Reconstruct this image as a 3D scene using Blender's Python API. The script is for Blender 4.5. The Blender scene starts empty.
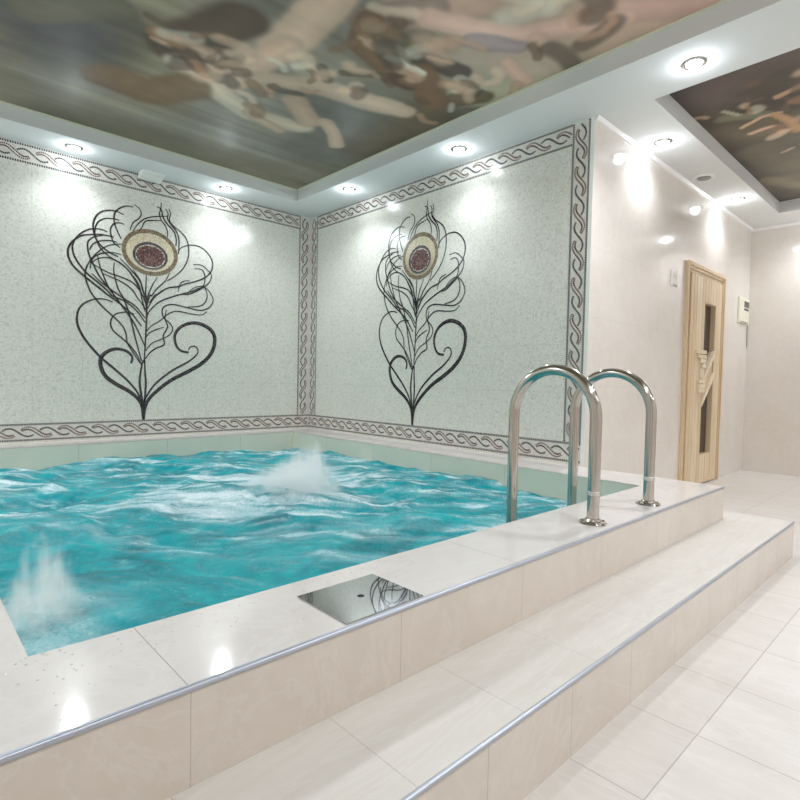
# indoor spa pool under painted ceiling prints
SPOT, GLOW, LENS, EXPO = 40, 1.6, 18, 0.17
FEATHER = [
 ('barb',11,[(-264,1466),(-311,1477),(-384,1463),(-450,1414),(-491,1351),(-500,1294),(-483,1233),(-451,1183),(-405,1129),(-333,1074),(-263,1016),(-228,980),(-133,947),(-48,880),(16,794)]),
 ('barb',12,[(-220,1436),(-307,1438),(-375,1424),(-442,1402),(-500,1349),(-528,1289),(-524,1226),(-492,1167),(-426,1108),(-367,1064),(-298,1012),(-271,991),(-177,928),(-87,855),(-8,757)]),
 ('barb',11,[(-148,1622),(-202,1637),(-264,1630),(-324,1595),(-359,1526),(-359,1451),(-333,1381),(-294,1341),(-246,1311),(-184,1288)]),
 ('barb',9,[(-180,1572),(-229,1575),(-290,1560),(-333,1522),(-352,1453),(-341,1398),(-316,1337),(-264,1289),(-210,1260)]),
 ('barb',10,[(-79,1697),(-130,1694),(-184,1660),(-215,1614),(-215,1547),(-193,1485),(-161,1423)]),
 ('barb',9,[(-143,1548),(-175,1554),(-220,1537),(-242,1494),(-239,1447),(-219,1393),(-170,1359)]),
 ('barb',9,[(-193,1398),(-215,1403),(-264,1402),(-324,1383),(-367,1351),(-388,1305)]),
 ('barb',11,[(-298,1433),(-359,1409),(-396,1369),(-399,1313),(-386,1259),(-363,1206),(-324,1127),(-272,1058),(-219,993)]),
 ('barb',10,[(-161,1392),(-219,1379),(-272,1354),(-324,1307),(-367,1253),(-401,1191),(-417,1123),(-405,1059),(-371,979),(-302,894),(-228,827),(-164,765),(-132,706),(-119,623),(-73,543),(-20,461)]),
 ('barb',9,[(-166,1311),(-228,1314),(-298,1297),(-350,1265),(-375,1223),(-382,1166)]),
 ('barb',10,[(-375,1209),(-333,1249),(-272,1269),(-210,1260),(-147,1226),(-92,1171),(-35,1090),(-8,968),(21,887)]),
 ('barb',9,[(-375,1214),(-324,1184),(-246,1153),(-156,1132),(-82,1104),(-26,1047),(-6,1010),(24,929)]),
 ('barb',9,[(-298,1145),(-219,1119),(-147,1090),(-82,1044),(-40,980),(-8,940),(19,872)]),
 ('barb',11,[(-215,1240),(-219,1181),(-206,1106),(-183,1031),(-146,966),(-100,833),(-61,669),(-10,475)]),
 ('barb',11,[(-333,1277),(-316,1195),(-290,1123),(-254,1041),(-177,935),(-120,858),(-61,767),(20,590)]),
 ('barb',10,[(-371,1134),(-316,1081),(-246,1033),(-139,966),(-61,920),(22,823)]),
 ('barb',9,[(-174,1280),(-101,1209),(-26,1121),(-9,1059),(22,971)]),
 ('barb',8,[(-70,1720),(-33,1695),(-18,1658),(-37,1615),(-74,1582),(-97,1533),(-100,1503)]),
 ('barb',8,[(187,1684),(88,1660),(10,1625),(-46,1568),(-82,1507)]),
 ('barb',8,[(137,1639),(30,1614),(1,1588),(-13,1551),(-35,1521)]),
 ('barb',8,[(136,1784),(134,1733),(122,1690),(137,1642),(167,1608),(187,1561),(188,1510)]),
 ('barb',10,[(102,1744),(137,1728),(152,1666),(187,1618),(238,1572),(259,1514),(257,1451)]),
 ('barb',9,[(171,1741),(192,1705),(187,1663),(218,1619),(259,1576),(282,1508),(279,1383)]),
 ('barb',9,[(197,1747),(212,1710),(202,1657),(238,1613),(290,1582),(337,1539),(362,1471),(360,1375),(323,1285),(261,1213),(179,1148)]),
 ('barb',10,[(275,1398),(291,1437),(333,1467),(396,1487),(473,1480),(540,1433),(574,1368),(563,1291),(508,1228),(431,1185),(335,1148),(272,1116),(190,1095),(120,1040),(86,1021),(41,945)]),
 ('barb',9,[(403,1324),(474,1330),(530,1296),(564,1258),(553,1202),(508,1153),(442,1106),(367,1065),(285,1053),(156,994)]),
 ('barb',9,[(414,1287),(463,1295),(496,1275),(508,1228),(497,1162),(442,1112),(372,1071)]),
 ('barb',8,[(277,1075),(293,1140),(324,1170),(382,1184)]),
 ('barb',9,[(351,1058),(399,1117),(464,1147),(508,1142),(554,1104),(583,1036),(543,970),(466,940),(359,951),(242,965),(170,945),(147,899),(164,843),(206,811),(235,763),(207,709),(143,669),(74,636),(33,590),(20,561)]),
 ('barb',9,[(495,1162),(527,1090),(515,1020),(465,977),(359,958)]),
 ('barb',11,[(23,1178),(20,1098),(17,1017),(25,972),(26,845),(19,675),(7,462)]),
 ('barb',9,[(109,1176),(70,1104),(41,1030),(36,1015),(27,930)]),
 ('barb',9,[(209,1226),(169,1149),(100,1073),(61,1012),(52,1024),(29,930)]),
 ('barb',9,[(-78,1203),(-26,1131),(3,1035),(21,1013),(25,929)]),
 ('barb',9,[(-101,1175),(-54,1107),(-11,1013),(12,998),(24,901)]),
 ('barb',10,[(299,1128),(184,1091),(86,1007),(29,902)]),
 ('barb',10,[(464,1135),(373,1086),(241,1033),(128,976),(46,889),(26,831)]),
 ('barb',9,[(528,935),(481,903),(390,902),(271,912),(199,883),(129,819),(60,770),(26,725)]),
 ('barb',10,[(182,917),(171,844),(192,774),(157,699),(165,627),(102,594),(47,548),(15,497)]),
 ('barb',9,[(164,771),(101,745),(46,712),(22,675)]),
 ('barb',10,[(-68,857),(-126,865),(-203,843),(-240,786),(-227,719),(-164,662),(-100,604),(-47,530),(-9,447)]),
 ('stem',14,[(-2,490),(-20,390),(-26,305),(-13,206),(2,106),(4,4)]),
 ('stem',13,[(12,490),(15,391),(21,306),(16,206),(8,106),(4,4)]),
 ('scroll',26,[(4,14),(13,92),(42,170),(117,249),(231,337),(378,415),(500,495),(578,590),(601,699),(569,774),(482,820),(390,824),(301,783),(253,713),(261,633),(302,583),(374,571)]),
 ('scroll',13,[(1,64),(5,135),(32,206),(103,307),(230,411),(362,489),(438,553),(450,599),(422,627),(384,620),(366,591)]),
 ('scroll',14,[(4,64),(-6,135),(-46,234),(-125,332),(-227,426),(-314,504),(-409,619),(-462,720),(-471,797),(-450,871),(-397,920),(-326,947),(-265,945),(-224,931)]),
 ('scroll',24,[(4,14),(-8,121),(-39,178),(-99,234),(-202,296),(-277,356),(-311,437),(-305,504),(-252,554),(-190,571),(-119,554),(-81,507),(-94,458)]),
]
MURAL_MAIN = [
  ([(0.63, 3.2)], 0.274, (62, 60, 62)),
  ([(1.07, 2.93), (1.23, 2.48)], 0.146, (78, 62, 50)),
  ([(0.49, 3.13), (0.76, 2.82)], 0.095, (95, 90, 75)),
  ([(0.21, 3.97), (0.63, 4.34), (1.5, 4.31)], 0.281, (118, 112, 96)),
  ([(1.08, 4.27), (2.29, 4.21)], 0.315, (104, 98, 82)),
  ([(2.51, 1.53), (2.64, 1.18), (2.68, 0.76)], 0.406, (176, 152, 134)),
  ([(2.26, 1.91), (2.6, 1.7)], 0.246, (158, 146, 130)),
  ([(1.79, 1.83), (2.03, 1.25)], 0.154, (168, 140, 124)),
  ([(2.37, 1.24), (2.62, 0.9), (2.67, 0.69)], 0.118, (176, 146, 134)),
  ([(2.49, 2.1), (2.82, 1.84)], 0.159, (172, 166, 140)),
  ([(1.68, 2.04), (1.83, 1.79)], 0.087, (128, 110, 100)),
  ([(2.18, 2.75), (2.41, 3.38)], 0.274, (92, 92, 88)),
  ([(2.54, 2.57), (2.61, 3.16)], 0.214, (84, 72, 56)),
  ([(1.45, 1.98), (1.5, 2.38), (1.51, 2.54)], 0.129, (196, 168, 146)),
  ([(1.51, 2.48), (1.5, 2.88), (1.4, 3.13)], 0.092, (188, 160, 138)),
  ([(1.14, 3.04), (1.38, 3.15), (1.69, 3.25), (2.03, 3.2)], 0.09, (186, 172, 152)),
  ([(0.95, 2.87), (1.12, 2.93), (1.28, 3.06)], 0.05, (140, 104, 80)),
  ([(0.93, 3.46), (1.17, 3.52), (1.28, 3.26)], 0.132, (112, 88, 66)),
  ([(1.56, 2.89), (1.84, 2.69), (2.11, 2.65), (2.36, 2.57)], 0.082, (178, 156, 136)),
  ([(1.85, 2.92), (2.04, 3.09)], 0.078, (176, 150, 130)),
  ([(1.69, 3.25), (1.96, 3.33)], 0.05, (170, 148, 128)),
  ([(2.11, 3.02), (2.38, 3.28)], 0.055, (176, 152, 132)),
  ([(1.69, 2.03), (1.78, 2.21), (2.0, 2.3), (2.2, 2.31)], 0.069, (106, 78, 56)),
  ([(1.76, 2.06), (2.01, 2.04)], 0.051, (92, 84, 66)),
  ([(2.1, 2.09), (2.29, 2.01)], 0.074, (66, 56, 50)),
  ([(2.17, 2.2), (2.41, 2.35)], 0.095, (112, 84, 62)),
  ([(2.49, 2.22), (2.59, 2.07)], 0.072, (92, 78, 56)),
  ([(2.09, 2.36), (2.18, 2.33)], 0.062, (76, 56, 44)),
  ([(1.88, 2.5), (2.03, 2.38)], 0.03, (84, 74, 60)),
  ([(1.88, 1.84), (2.2, 1.67), (2.37, 1.45), (2.51, 1.21)], 0.066, (190, 160, 146)),
  ([(2.12, 1.5), (2.16, 1.32)], 0.057, (176, 150, 112)),
  ([(2.13, 1.8), (2.34, 1.65)], 0.05, (140, 128, 130)),
  ([(2.41, 1.76), (2.62, 1.81)], 0.048, (186, 156, 140)),
  ([(1.96, 2.21), (2.17, 2.2)], 0.029, (196, 192, 180)),
]
MURAL_SMALL = [
  ([(3.53, 1.2), (3.32, 0.84), (3.36, 0.56)], 0.158, (78, 68, 64)),
  ([(3.88, 1.19), (3.98, 1.0)], 0.06, (92, 94, 74)),
  ([(5.03, 1.04), (4.57, 1.13)], 0.155, (92, 86, 70)),
  ([(4.1, 1.16), (4.01, 1.03), (4.0, 0.92)], 0.018, (172, 140, 116)),
  ([(4.23, 1.14), (4.2, 1.02)], 0.024, (176, 146, 122)),
  ([(3.77, 0.87), (3.74, 0.75), (3.74, 0.61)], 0.026, (160, 128, 104)),
  ([(3.77, 1.16), (3.88, 1.12)], 0.02, (140, 140, 122)),
  ([(4.03, 0.95), (4.37, 0.89)], 0.038, (150, 118, 86)),
  ([(3.9, 0.82), (3.99, 0.65)], 0.039, (120, 84, 62)),
  ([(5.28, 1.23), (5.58, 1.08)], 0.08, (112, 104, 84)),
]
import bpy, bmesh, math, random
import numpy as np
from mathutils import Vector, Matrix, noise

random.seed(7)
SC = bpy.context.scene
COL = SC.collection

# ------------------------------------------------------------------ measured place (metres)
XB, YL, YC, XD = 3.078, 4.626, 1.62, 6.384      # feather wall right, back wall, sauna wall, far right wall
ZC, ZD, ZS = 2.453, 0.347, 0.179                # ceiling, pool deck, step
YD, XE, YS, XS = 0.851, 3.066, 0.598, 3.302     # deck front / end, step front / end
PXA, PYA, PXB, PYB = 0.172, 1.131, 2.737, 4.366 # pool opening
XW, YW = -0.75, -2.4                            # room ends out of frame
T1 = (-0.35, 2.699, -0.05, 4.278, 2.559)        # big ceiling tray x0 x1 y0 y1 z
T2 = (3.13, 5.944, -1.9, 1.30, 2.559)           # small ceiling tray

# ------------------------------------------------------------------ helpers
def srgb(r, g, b):
    f = lambda c: (c / 12.92 if c <= 0.04045 else ((c + 0.055) / 1.055) ** 2.4)
    return (f(r / 255), f(g / 255), f(b / 255), 1.0)

class N:
    """tiny node-tree writer"""
    def __init__(s, name):
        s.m = bpy.data.materials.new(name); s.m.use_nodes = True
        s.t = s.m.node_tree; s.t.nodes.clear()
        s.out = s.t.nodes.new('ShaderNodeOutputMaterial')
    def node(s, typ, **kw):
        n = s.t.nodes.new(typ)
        for k, v in kw.items(): setattr(n, k, v)
        return n
    def put(s, sock, v):
        if v is None: return
        if hasattr(v, 'is_output') or isinstance(v, bpy.types.NodeSocket): s.t.links.new(v, sock)
        else: sock.default_value = v
    def math(s, op, a, b=None, c=None, clamp=False):
        n = s.node('ShaderNodeMath', operation=op); n.use_clamp = clamp
        s.put(n.inputs[0], a); s.put(n.inputs[1], b); s.put(n.inputs[2], c)
        return n.outputs[0]
    def vmath(s, op, a, b=None):
        n = s.node('ShaderNodeVectorMath', operation=op)
        s.put(n.inputs[0], a); s.put(n.inputs[1], b)
        return n.outputs[0]
    def obj(s): return s.node('ShaderNodeTexCoord').outputs['Object']
    def sep(s, v):
        n = s.node('ShaderNodeSeparateXYZ'); s.put(n.inputs[0], v); return n.outputs
    def comb(s, x, y, z):
        n = s.node('ShaderNodeCombineXYZ')
        for i, v in enumerate((x, y, z)): s.put(n.inputs[i], v)
        return n.outputs[0]
    def scale(s, v, sc):
        return s.vmath('MULTIPLY', v, sc)
    def noise(s, v, scale, detail=3.0, rough=0.5, dist=0.0, out=0):
        n = s.node('ShaderNodeTexNoise'); s.put(n.inputs['Vector'], v)
        n.inputs['Scale'].default_value = scale; n.inputs['Detail'].default_value = detail
        n.inputs['Roughness'].default_value = rough; n.inputs['Distortion'].default_value = dist
        return n.outputs[out]
    def white(s, v, out='Value'):
        n = s.node('ShaderNodeTexWhiteNoise'); s.put(n.inputs['Vector'], v); return n.outputs[out]
    def ramp(s, f, stops, interp='LINEAR'):
        n = s.node('ShaderNodeValToRGB'); s.put(n.inputs[0], f)
        e = n.color_ramp.elements; n.color_ramp.interpolation = interp
        while len(e) < len(stops): e.new(0.5)
        for el, (p, c) in zip(e, stops): el.position = p; el.color = c if len(c) == 4 else (*c, 1)
        return n.outputs[0]
    def mix(s, f, a, b, mode='MIX'):
        n = s.node('ShaderNodeMix', data_type='RGBA', blend_type=mode)
        s.put(n.inputs[0], f); s.put(n.inputs[6], a); s.put(n.inputs[7], b)
        return n.outputs[2]
    def rng(s, v, a, b, c, d, smooth=False):
        n = s.node('ShaderNodeMapRange'); n.interpolation_type = 'SMOOTHSTEP' if smooth else 'LINEAR'
        s.put(n.inputs[0], v)
        for i, q in enumerate((a, b, c, d)): n.inputs[i + 1].default_value = q
        return n.outputs[0]
    def bump(s, h, strength=0.2, dist=0.01, normal=None):
        n = s.node('ShaderNodeBump'); s.put(n.inputs['Height'], h)
        n.inputs['Strength'].default_value = strength; n.inputs['Distance'].default_value = dist
        s.put(n.inputs['Normal'], normal)
        return n.outputs[0]
    def attr(s, name, out='Fac'):
        n = s.node('ShaderNodeAttribute'); n.attribute_name = name; return n.outputs[out]
    def joint(s, c, origin, period, w):
        """1 on the joints origin + k*period of coordinate c, else 0"""
        t = s.math('DIVIDE', s.math('SUBTRACT', c, origin), period)
        f = s.math('ABSOLUTE', s.math('SUBTRACT', s.math('FRACT', s.math('ADD', t, 0.5)), 0.5))
        return s.math('LESS_THAN', s.math('MULTIPLY', f, period), w / 2)
    def bsdf(s, color, rough=0.5, metal=0.0, normal=None, spec=None, coat=None, **kw):
        n = s.node('ShaderNodeBsdfPrincipled')
        s.put(n.inputs['Base Color'], color); s.put(n.inputs['Roughness'], rough); s.put(n.inputs['Metallic'], metal)
        s.put(n.inputs['Normal'], normal)
        if spec is not None: s.put(n.inputs['Specular IOR Level'], spec)
        if coat is not None: s.put(n.inputs['Coat Weight'], coat); n.inputs['Coat Roughness'].default_value = 0.06
        for k, v in kw.items(): s.put(n.inputs[k.replace('_', ' ')], v)
        s.t.links.new(n.outputs[0], s.out.inputs[0])
        return s.m

class MB:
    """collects shapes for ONE mesh object"""
    def __init__(s): s.v, s.f, s.mi, s.tint = [], [], [], []
    def face(s, pts, mi=0, tint=0.5):
        i = len(s.v); s.v += [tuple(p) for p in pts]; s.f.append(tuple(range(i, i + len(pts)))); s.mi.append(mi); s.tint.append(tint)
    def solid(s, verts, faces, mi=0, tint=0.5):
        i = len(s.v); s.v += [tuple(p) for p in verts]
        for f in faces: s.f.append(tuple(k + i for k in f)); s.mi.append(mi); s.tint.append(tint)
    def box(s, x0, x1, y0, y1, z0, z1, mi=0, tint=0.5):
        V = [(x, y, z) for z in (z0, z1) for y in (y0, y1) for x in (x0, x1)]
        s.solid(V, [(0, 2, 3, 1), (4, 5, 7, 6), (0, 1, 5, 4), (2, 6, 7, 3), (0, 4, 6, 2), (1, 3, 7, 5)], mi, tint)
    def prism(s, poly, ext, mi=0, tint=0.5):
        """poly: 3D points (planar), ext: extrusion vector"""
        n = len(poly); e = Vector(ext)
        V = [Vector(p) for p in poly] + [Vector(p) + e for p in poly]
        F = [tuple(range(n - 1, -1, -1)), tuple(range(n, 2 * n))] + [(i, (i + 1) % n, n + (i + 1) % n, n + i) for i in range(n)]
        s.solid(V, F, mi, tint)
    def lathe(s, prof, c, seg=32, mi=0, axis='z'):
        """prof: [(r, h)] revolved about the vertical through c"""
        V, F = [], []
        for r, h in prof:
            for k in range(seg):
                a = 2 * math.pi * k / seg
                V.append((c[0] + r * math.cos(a), c[1] + r * math.sin(a), c[2] + h))
        for i in range(len(prof) - 1):
            for k in range(seg):
                F.append((i * seg + k, i * seg + (k + 1) % seg, (i + 1) * seg + (k + 1) % seg, (i + 1) * seg + k))
        F.append(tuple(range(seg - 1, -1, -1))); F.append(tuple((len(prof) - 1) * seg + k for k in range(seg)))
        s.solid(V, F, mi)
    def tube(s, path, r, seg=20, mi=0):
        path = [Vector(p) for p in path]; V, F = [], []
        ref = None
        for i, p in enumerate(path):
            d = (path[min(i + 1, len(path) - 1)] - path[max(i - 1, 0)]).normalized()
            if ref is None:
                ref = d.orthogonal().normalized()
            ref = (ref - d * ref.dot(d)).normalized(); b = d.cross(ref)
            rr = r[i] if isinstance(r, (list, tuple)) else r
            for k in range(seg):
                a = 2 * math.pi * k / seg
                V.append(p + (ref * math.cos(a) + b * math.sin(a)) * rr)
        for i in range(len(path) - 1):
            for k in range(seg):
                F.append((i * seg + k, i * seg + (k + 1) % seg, (i + 1) * seg + (k + 1) % seg, (i + 1) * seg + k))
        F.append(tuple(range(seg - 1, -1, -1))); F.append(tuple((len(path) - 1) * seg + k for k in range(seg)))
        s.solid(V, F, mi)
    def build(s, name, mats, parent=None, smooth=False, bevel=0.0, loc=None, fix=True, angle=35):
        me = bpy.data.meshes.new(name)
        me.from_pydata(s.v, [], s.f)
        me.polygons.foreach_set('material_index', s.mi)
        a = me.attributes.new('tint', 'FLOAT', 'FACE'); a.data.foreach_set('value', s.tint)
        for m in (mats if isinstance(mats, (list, tuple)) else [mats]): me.materials.append(m)
        if fix:
            bm = bmesh.new(); bm.from_mesh(me); bmesh.ops.recalc_face_normals(bm, faces=bm.faces); bm.to_mesh(me); bm.free()
        o = bpy.data.objects.new(name, me); COL.objects.link(o)
        if loc: o.location = loc
        if parent: o.parent = parent
        if smooth:
            me.polygons.foreach_set('use_smooth', [True] * len(me.polygons))
            me.set_sharp_from_angle(angle=math.radians(angle))
        if bevel:
            b = o.modifiers.new('bevel', 'BEVEL'); b.width = bevel; b.segments = 3; b.limit_method = 'ANGLE'
        return o

def tag(o, label=None, cat=None, group=None, kind=None):
    for k, v in (('label', label), ('category', cat), ('group', group), ('kind', kind)):
        if v: o[k] = v
    return o
def thing(name, label, cat, loc=(0, 0, 0), group=None, kind=None):
    o = bpy.data.objects.new(name, None); COL.objects.link(o); o.location = loc
    o.empty_display_size = 0.1
    return tag(o, label, cat, group, kind)
def kids(o): return list(o.children)
def copy_tree(o, parent=None):
    c = o.copy(); COL.objects.link(c)
    c.parent = parent
    for ch in kids(o): copy_tree(ch, c)
    return c

def catmull(pts, step):
    """smooth curve through 2D points, resampled every step"""
    P = [Vector(p) for p in pts]; P = [P[0] * 2 - P[1]] + P + [P[-1] * 2 - P[-2]]
    fine = []
    for i in range(1, len(P) - 2):
        a, b, c, d = P[i - 1:i + 3]
        for k in range(24):
            t = k / 24
            fine.append(0.5 * ((2 * b) + (c - a) * t + (2 * a - 5 * b + 4 * c - d) * t * t + (3 * b - a - 3 * c + d) * t ** 3))
    fine.append(P[-2])
    out, need = [fine[0]], step
    for p, q in zip(fine, fine[1:]):
        L = (q - p).length
        while L >= need and L > 1e-9:
            p = p + (q - p) * (need / L); out.append(p); L = (q - p).length; need = step
        need -= L
    return out

# ------------------------------------------------------------------ materials
def marble(name, c1, c2, vein, rough, period=None, warm=None, scale=1.0, spec=0.5, coat=None, streak=(1, 1, 1), js=0.5):
    """glossy stone-look tile. period: list of (axis, origin, period, joint width)"""
    n = N(name); p = n.obj(); x = n.sep(p)
    ps = n.scale(p, streak)
    a = n.noise(ps, 2.3 * scale, 5, 0.6, 0.8)
    b = n.noise(ps, 9 * scale, 4, 0.6, 1.5)
    col = n.mix(n.rng(a, 0.3, 0.7, 0, 1), c1, c2)
    v = n.math('ABSOLUTE', n.math('SUBTRACT', n.noise(ps, 3.1 * scale, 6, 0.65, 2.2), 0.5))
    col = n.mix(n.rng(v, 0.0, 0.035, 0.45, 0), col, vein)
    col = n.mix(n.rng(b, 0.45, 0.75, 0, 0.35), col, vein)
    bumpn = None
    if period:
        cell = []
        j = None
        for ax, o, pr, w in period:
            jj = n.joint(x[ax], o, pr, w)
            j = jj if j is None else n.math('MAXIMUM', j, jj)
            cell.append(n.math('FLOOR', n.math('DIVIDE', n.math('SUBTRACT', x[ax], o), pr)))
        while len(cell) < 3: cell.append(0.0)
        wn = n.white(n.comb(*cell))
        col = n.mix(n.rng(wn, 0, 1, 0, 0.12 * js), col, (0.35, 0.30, 0.25, 1))
        col = n.mix(n.math('MULTIPLY', j, js), col, (0.25, 0.215, 0.18, 1))
        bumpn = n.bump(n.math('MULTIPLY', j, -1), 0.3, 0.002)
    return n.bsdf(col, rough, normal=bumpn, spec=spec, coat=coat)

M = {}
M['wall'] = marble('glossy_beige_marble', srgb(228, 222, 216), srgb(222, 214, 206), srgb(231, 226, 221), 0.07,
                   [(0, 3.178, 0.62, 0.0015), (2, 0.0, 0.42, 0.0012)], js=0.16)
M['wall_y'] = marble('glossy_beige_marble_side', srgb(228, 222, 216), srgb(222, 214, 206), srgb(231, 226, 221), 0.07,
                   [(1, 1.62, 0.62, 0.0015), (2, 0.0, 0.42, 0.0012)], js=0.16)
M['floor'] = marble('travertine_floor_tile', srgb(221, 216, 211), srgb(211, 205, 199), srgb(226, 222, 219), 0.38,
                    [(0, 1.115, 0.31, 0.003), (1, 0.432, 0.62, 0.003)], streak=(1.6, 0.4, 1), spec=0.35, scale=1.3)
M['deck'] = marble('polished_deck_tile', srgb(226, 221, 218), srgb(218, 211, 207), srgb(232, 228, 226), 0.08,
                   [(0, 0.347, 0.925, 0.0022)], streak=(0.6, 1, 1), js=0.6)
M['step'] = marble('step_tread_tile', srgb(221, 217, 211), srgb(209, 203, 196), srgb(227, 224, 220), 0.4,
                   [(0, 0.01, 0.3083, 0.002)], streak=(0.25, 1.4, 1), js=0.35, scale=1.6, spec=0.35)
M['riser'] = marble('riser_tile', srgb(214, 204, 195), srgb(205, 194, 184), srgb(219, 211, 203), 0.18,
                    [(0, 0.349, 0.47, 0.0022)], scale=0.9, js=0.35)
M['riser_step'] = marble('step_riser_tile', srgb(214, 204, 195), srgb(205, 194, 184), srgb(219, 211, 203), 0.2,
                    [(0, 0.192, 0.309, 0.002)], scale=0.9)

def plain(name, c, rough=0.5, metal=0.0, **kw): return N(name).bsdf(c, rough, metal, **kw)
def painted(name, c):
    n = N(name); f = n.noise(n.obj(), 60, 2)
    return n.bsdf(n.mix(n.rng(f, 0.3, 0.7, 0, 0.04), c, srgb(200, 200, 200)), 0.9, spec=0.1)
M['ceiling'] = painted('white_ceiling_paint', srgb(224, 227, 227))
M['white'] = plain('white_plastic', srgb(238, 238, 234), 0.35)
M['cornice'] = plain('white_cornice', srgb(240, 240, 240), 0.3)
M['cream'] = plain('cream_plastic', srgb(232, 230, 212), 0.35)
M['dark'] = plain('dark_display', srgb(48, 50, 46), 0.2)
M['grey'] = plain('grey_plastic', srgb(150, 150, 150), 0.4)
M['slot'] = plain('shadow_gap_black', srgb(20, 18, 16), 0.7)
M['collar'] = plain('satin_steel_collar', srgb(214, 213, 210), 0.3, 1.0)
M['alu'] = plain('brushed_aluminium_nosing', srgb(190, 195, 206), 0.42, 1.0)

def steel(name, base, rough, wave):
    n = N(name); p = n.obj()
    h = n.noise(p, 9, 2, 0.5)
    g = n.noise(n.scale(p, (1, 1, 0.02)), 400, 2)
    r = n.math('ADD', rough, n.math('MULTIPLY', g, 0.06))
    return n.bsdf(base, r, 1.0, normal=n.bump(h, wave, 0.01))
M['steel'] = steel('polished_stainless_steel', srgb(192, 187, 180), 0.10, 0.02)
M['lid'] = plain('mirror_steel_plate', srgb(190, 192, 195), 0.025, 1.0)

# mosaics
def mosaic_field(name, ax):
    n = N(name); p = n.obj(); x = n.sep(p)
    s = 0.0118
    iu = n.math('FLOOR', n.math('DIVIDE', x[ax], s)); iz = n.math('FLOOR', n.math('DIVIDE', x[2], s))
    cell = n.comb(iu, iz, 3.0)
    w = n.white(cell); wc = n.white(cell, 'Color')
    col = n.ramp(w, [(0.0, srgb(210, 208, 197)), (0.12, srgb(224, 222, 212)), (0.5, srgb(229, 227, 218)), (0.9, srgb(235, 233, 227)), (1.0, srgb(216, 209, 192))])
    big = n.noise(p, 3.0, 3)
    col = n.mix(n.rng(big, 0.35, 0.7, 0, 0.10), col, srgb(200, 196, 176))
    fu = n.math('ABSOLUTE', n.math('SUBTRACT', n.math('FRACT', n.math('DIVIDE', x[ax], s)), 0.5))
    fz = n.math('ABSOLUTE', n.math('SUBTRACT', n.math('FRACT', n.math('DIVIDE', x[2], s)), 0.5))
    g = n.rng(n.math('MAXIMUM', fu, fz), 0.41, 0.46, 0, 1)
    sheet = n.math('MAXIMUM', n.joint(x[ax], 0.1, 0.318, 0.004), n.joint(x[2], 0.49, 0.305, 0.004))
    g = n.math('MAXIMUM', g, sheet)
    col = n.mix(n.math('MULTIPLY', g, 0.35), col, srgb(182, 182, 172))
    geo = n.node('ShaderNodeNewGeometry').outputs['Normal']
    tilt = n.vmath('MULTIPLY', n.vmath('SUBTRACT', wc, (0.5, 0.5, 0.5)), (0.05, 0.05, 0.05))
    nrm = n.vmath('NORMALIZE', n.vmath('ADD', geo, tilt))
    return n.bsdf(col, 0.2, normal=nrm, spec=0.5)
M['mosaic_x'] = mosaic_field('cream_glass_mosaic_back', 0)
M['mosaic_y'] = mosaic_field('cream_glass_mosaic_side', 1)
def tess(name, stops, rough=0.22):
    n = N(name); t = n.attr('tint')
    return n.bsdf(n.ramp(t, stops), rough, spec=0.5)
M['band'] = (lambda n: n.bsdf(n.mix(n.white(n.vmath('FLOOR', n.scale(n.obj(), (88, 88, 88)))), srgb(224, 220, 213), srgb(210, 205, 197)), 0.2))(N('pale_border_mosaic'))
M['t_dark'] = tess('charcoal_tesserae', [(0, srgb(30, 28, 34)), (0.5, srgb(52, 48, 54)), (1, srgb(84, 78, 80))])
M['t_dot'] = tess('navy_brown_tesserae', [(0, srgb(34, 30, 40)), (0.6, srgb(56, 48, 52)), (1, srgb(96, 74, 66))])
M['t_grey'] = tess('slate_tesserae', [(0, srgb(44, 44, 50)), (0.6, srgb(70, 68, 70)), (1, srgb(100, 94, 92))])
M['t_brown'] = tess('brown_tesserae', [(0, srgb(74, 48, 46)), (0.5, srgb(106, 76, 70)), (1, srgb(134, 106, 98))])
M['t_rim'] = tess('olive_brown_tesserae', [(0, srgb(112, 96, 76)), (0.5, srgb(146, 128, 102)), (1, srgb(170, 152, 124))])
M['t_cream'] = tess('ivory_tesserae', [(0, srgb(206, 190, 154)), (0.5, srgb(226, 214, 184)), (1, srgb(236, 228, 206))])
M['t_core'] = tess('oxblood_tesserae', [(0, srgb(74, 44, 48)), (0.5, srgb(112, 68, 66)), (0.85, srgb(140, 92, 84)), (1, srgb(172, 150, 140))])
M['t_navy'] = tess('slate_blue_tesserae', [(0, srgb(52, 50, 60)), (0.5, srgb(80, 76, 86)), (1, srgb(120, 112, 116))])

# wood
def wood(name, c1, c2, c3, axis=2):
    n = N(name); p = n.obj()
    sc = [38, 38, 38]; sc[axis] = 1.6
    g = n.noise(n.scale(p, tuple(sc)), 1.0, 5, 0.6, 0.6)
    f = n.noise(n.scale(p, tuple(4 * q for q in sc)), 1.0, 3, 0.6)
    col = n.ramp(g, [(0.25, c3), (0.5, c1), (0.75, c2)])
    col = n.mix(n.attr('tint'), col, c3, 'MIX') if False else n.mix(n.rng(n.attr('tint'), 0, 1, 0, 0.85), col, c3)
    return n.bsdf(col, 0.42, normal=n.bump(f, 0.08, 0.002))
M['pine'] = wood('pale_pine_boards', srgb(228, 208, 178), srgb(235, 219, 192), srgb(208, 180, 142))
M['pine_light'] = wood('light_aspen_strip', srgb(236, 224, 200), srgb(240, 230, 210), srgb(222, 202, 170), 0)
M['pine_frame'] = wood('pine_casing', srgb(222, 200, 168), srgb(230, 212, 182), srgb(198, 168, 130))
def glass():
    n = N('smoky_sauna_glass')
    return n.bsdf(srgb(96, 84, 76), 0.05, 0.0, spec=0.6, Transmission_Weight=0.55)
M['glass'] = glass()

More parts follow.
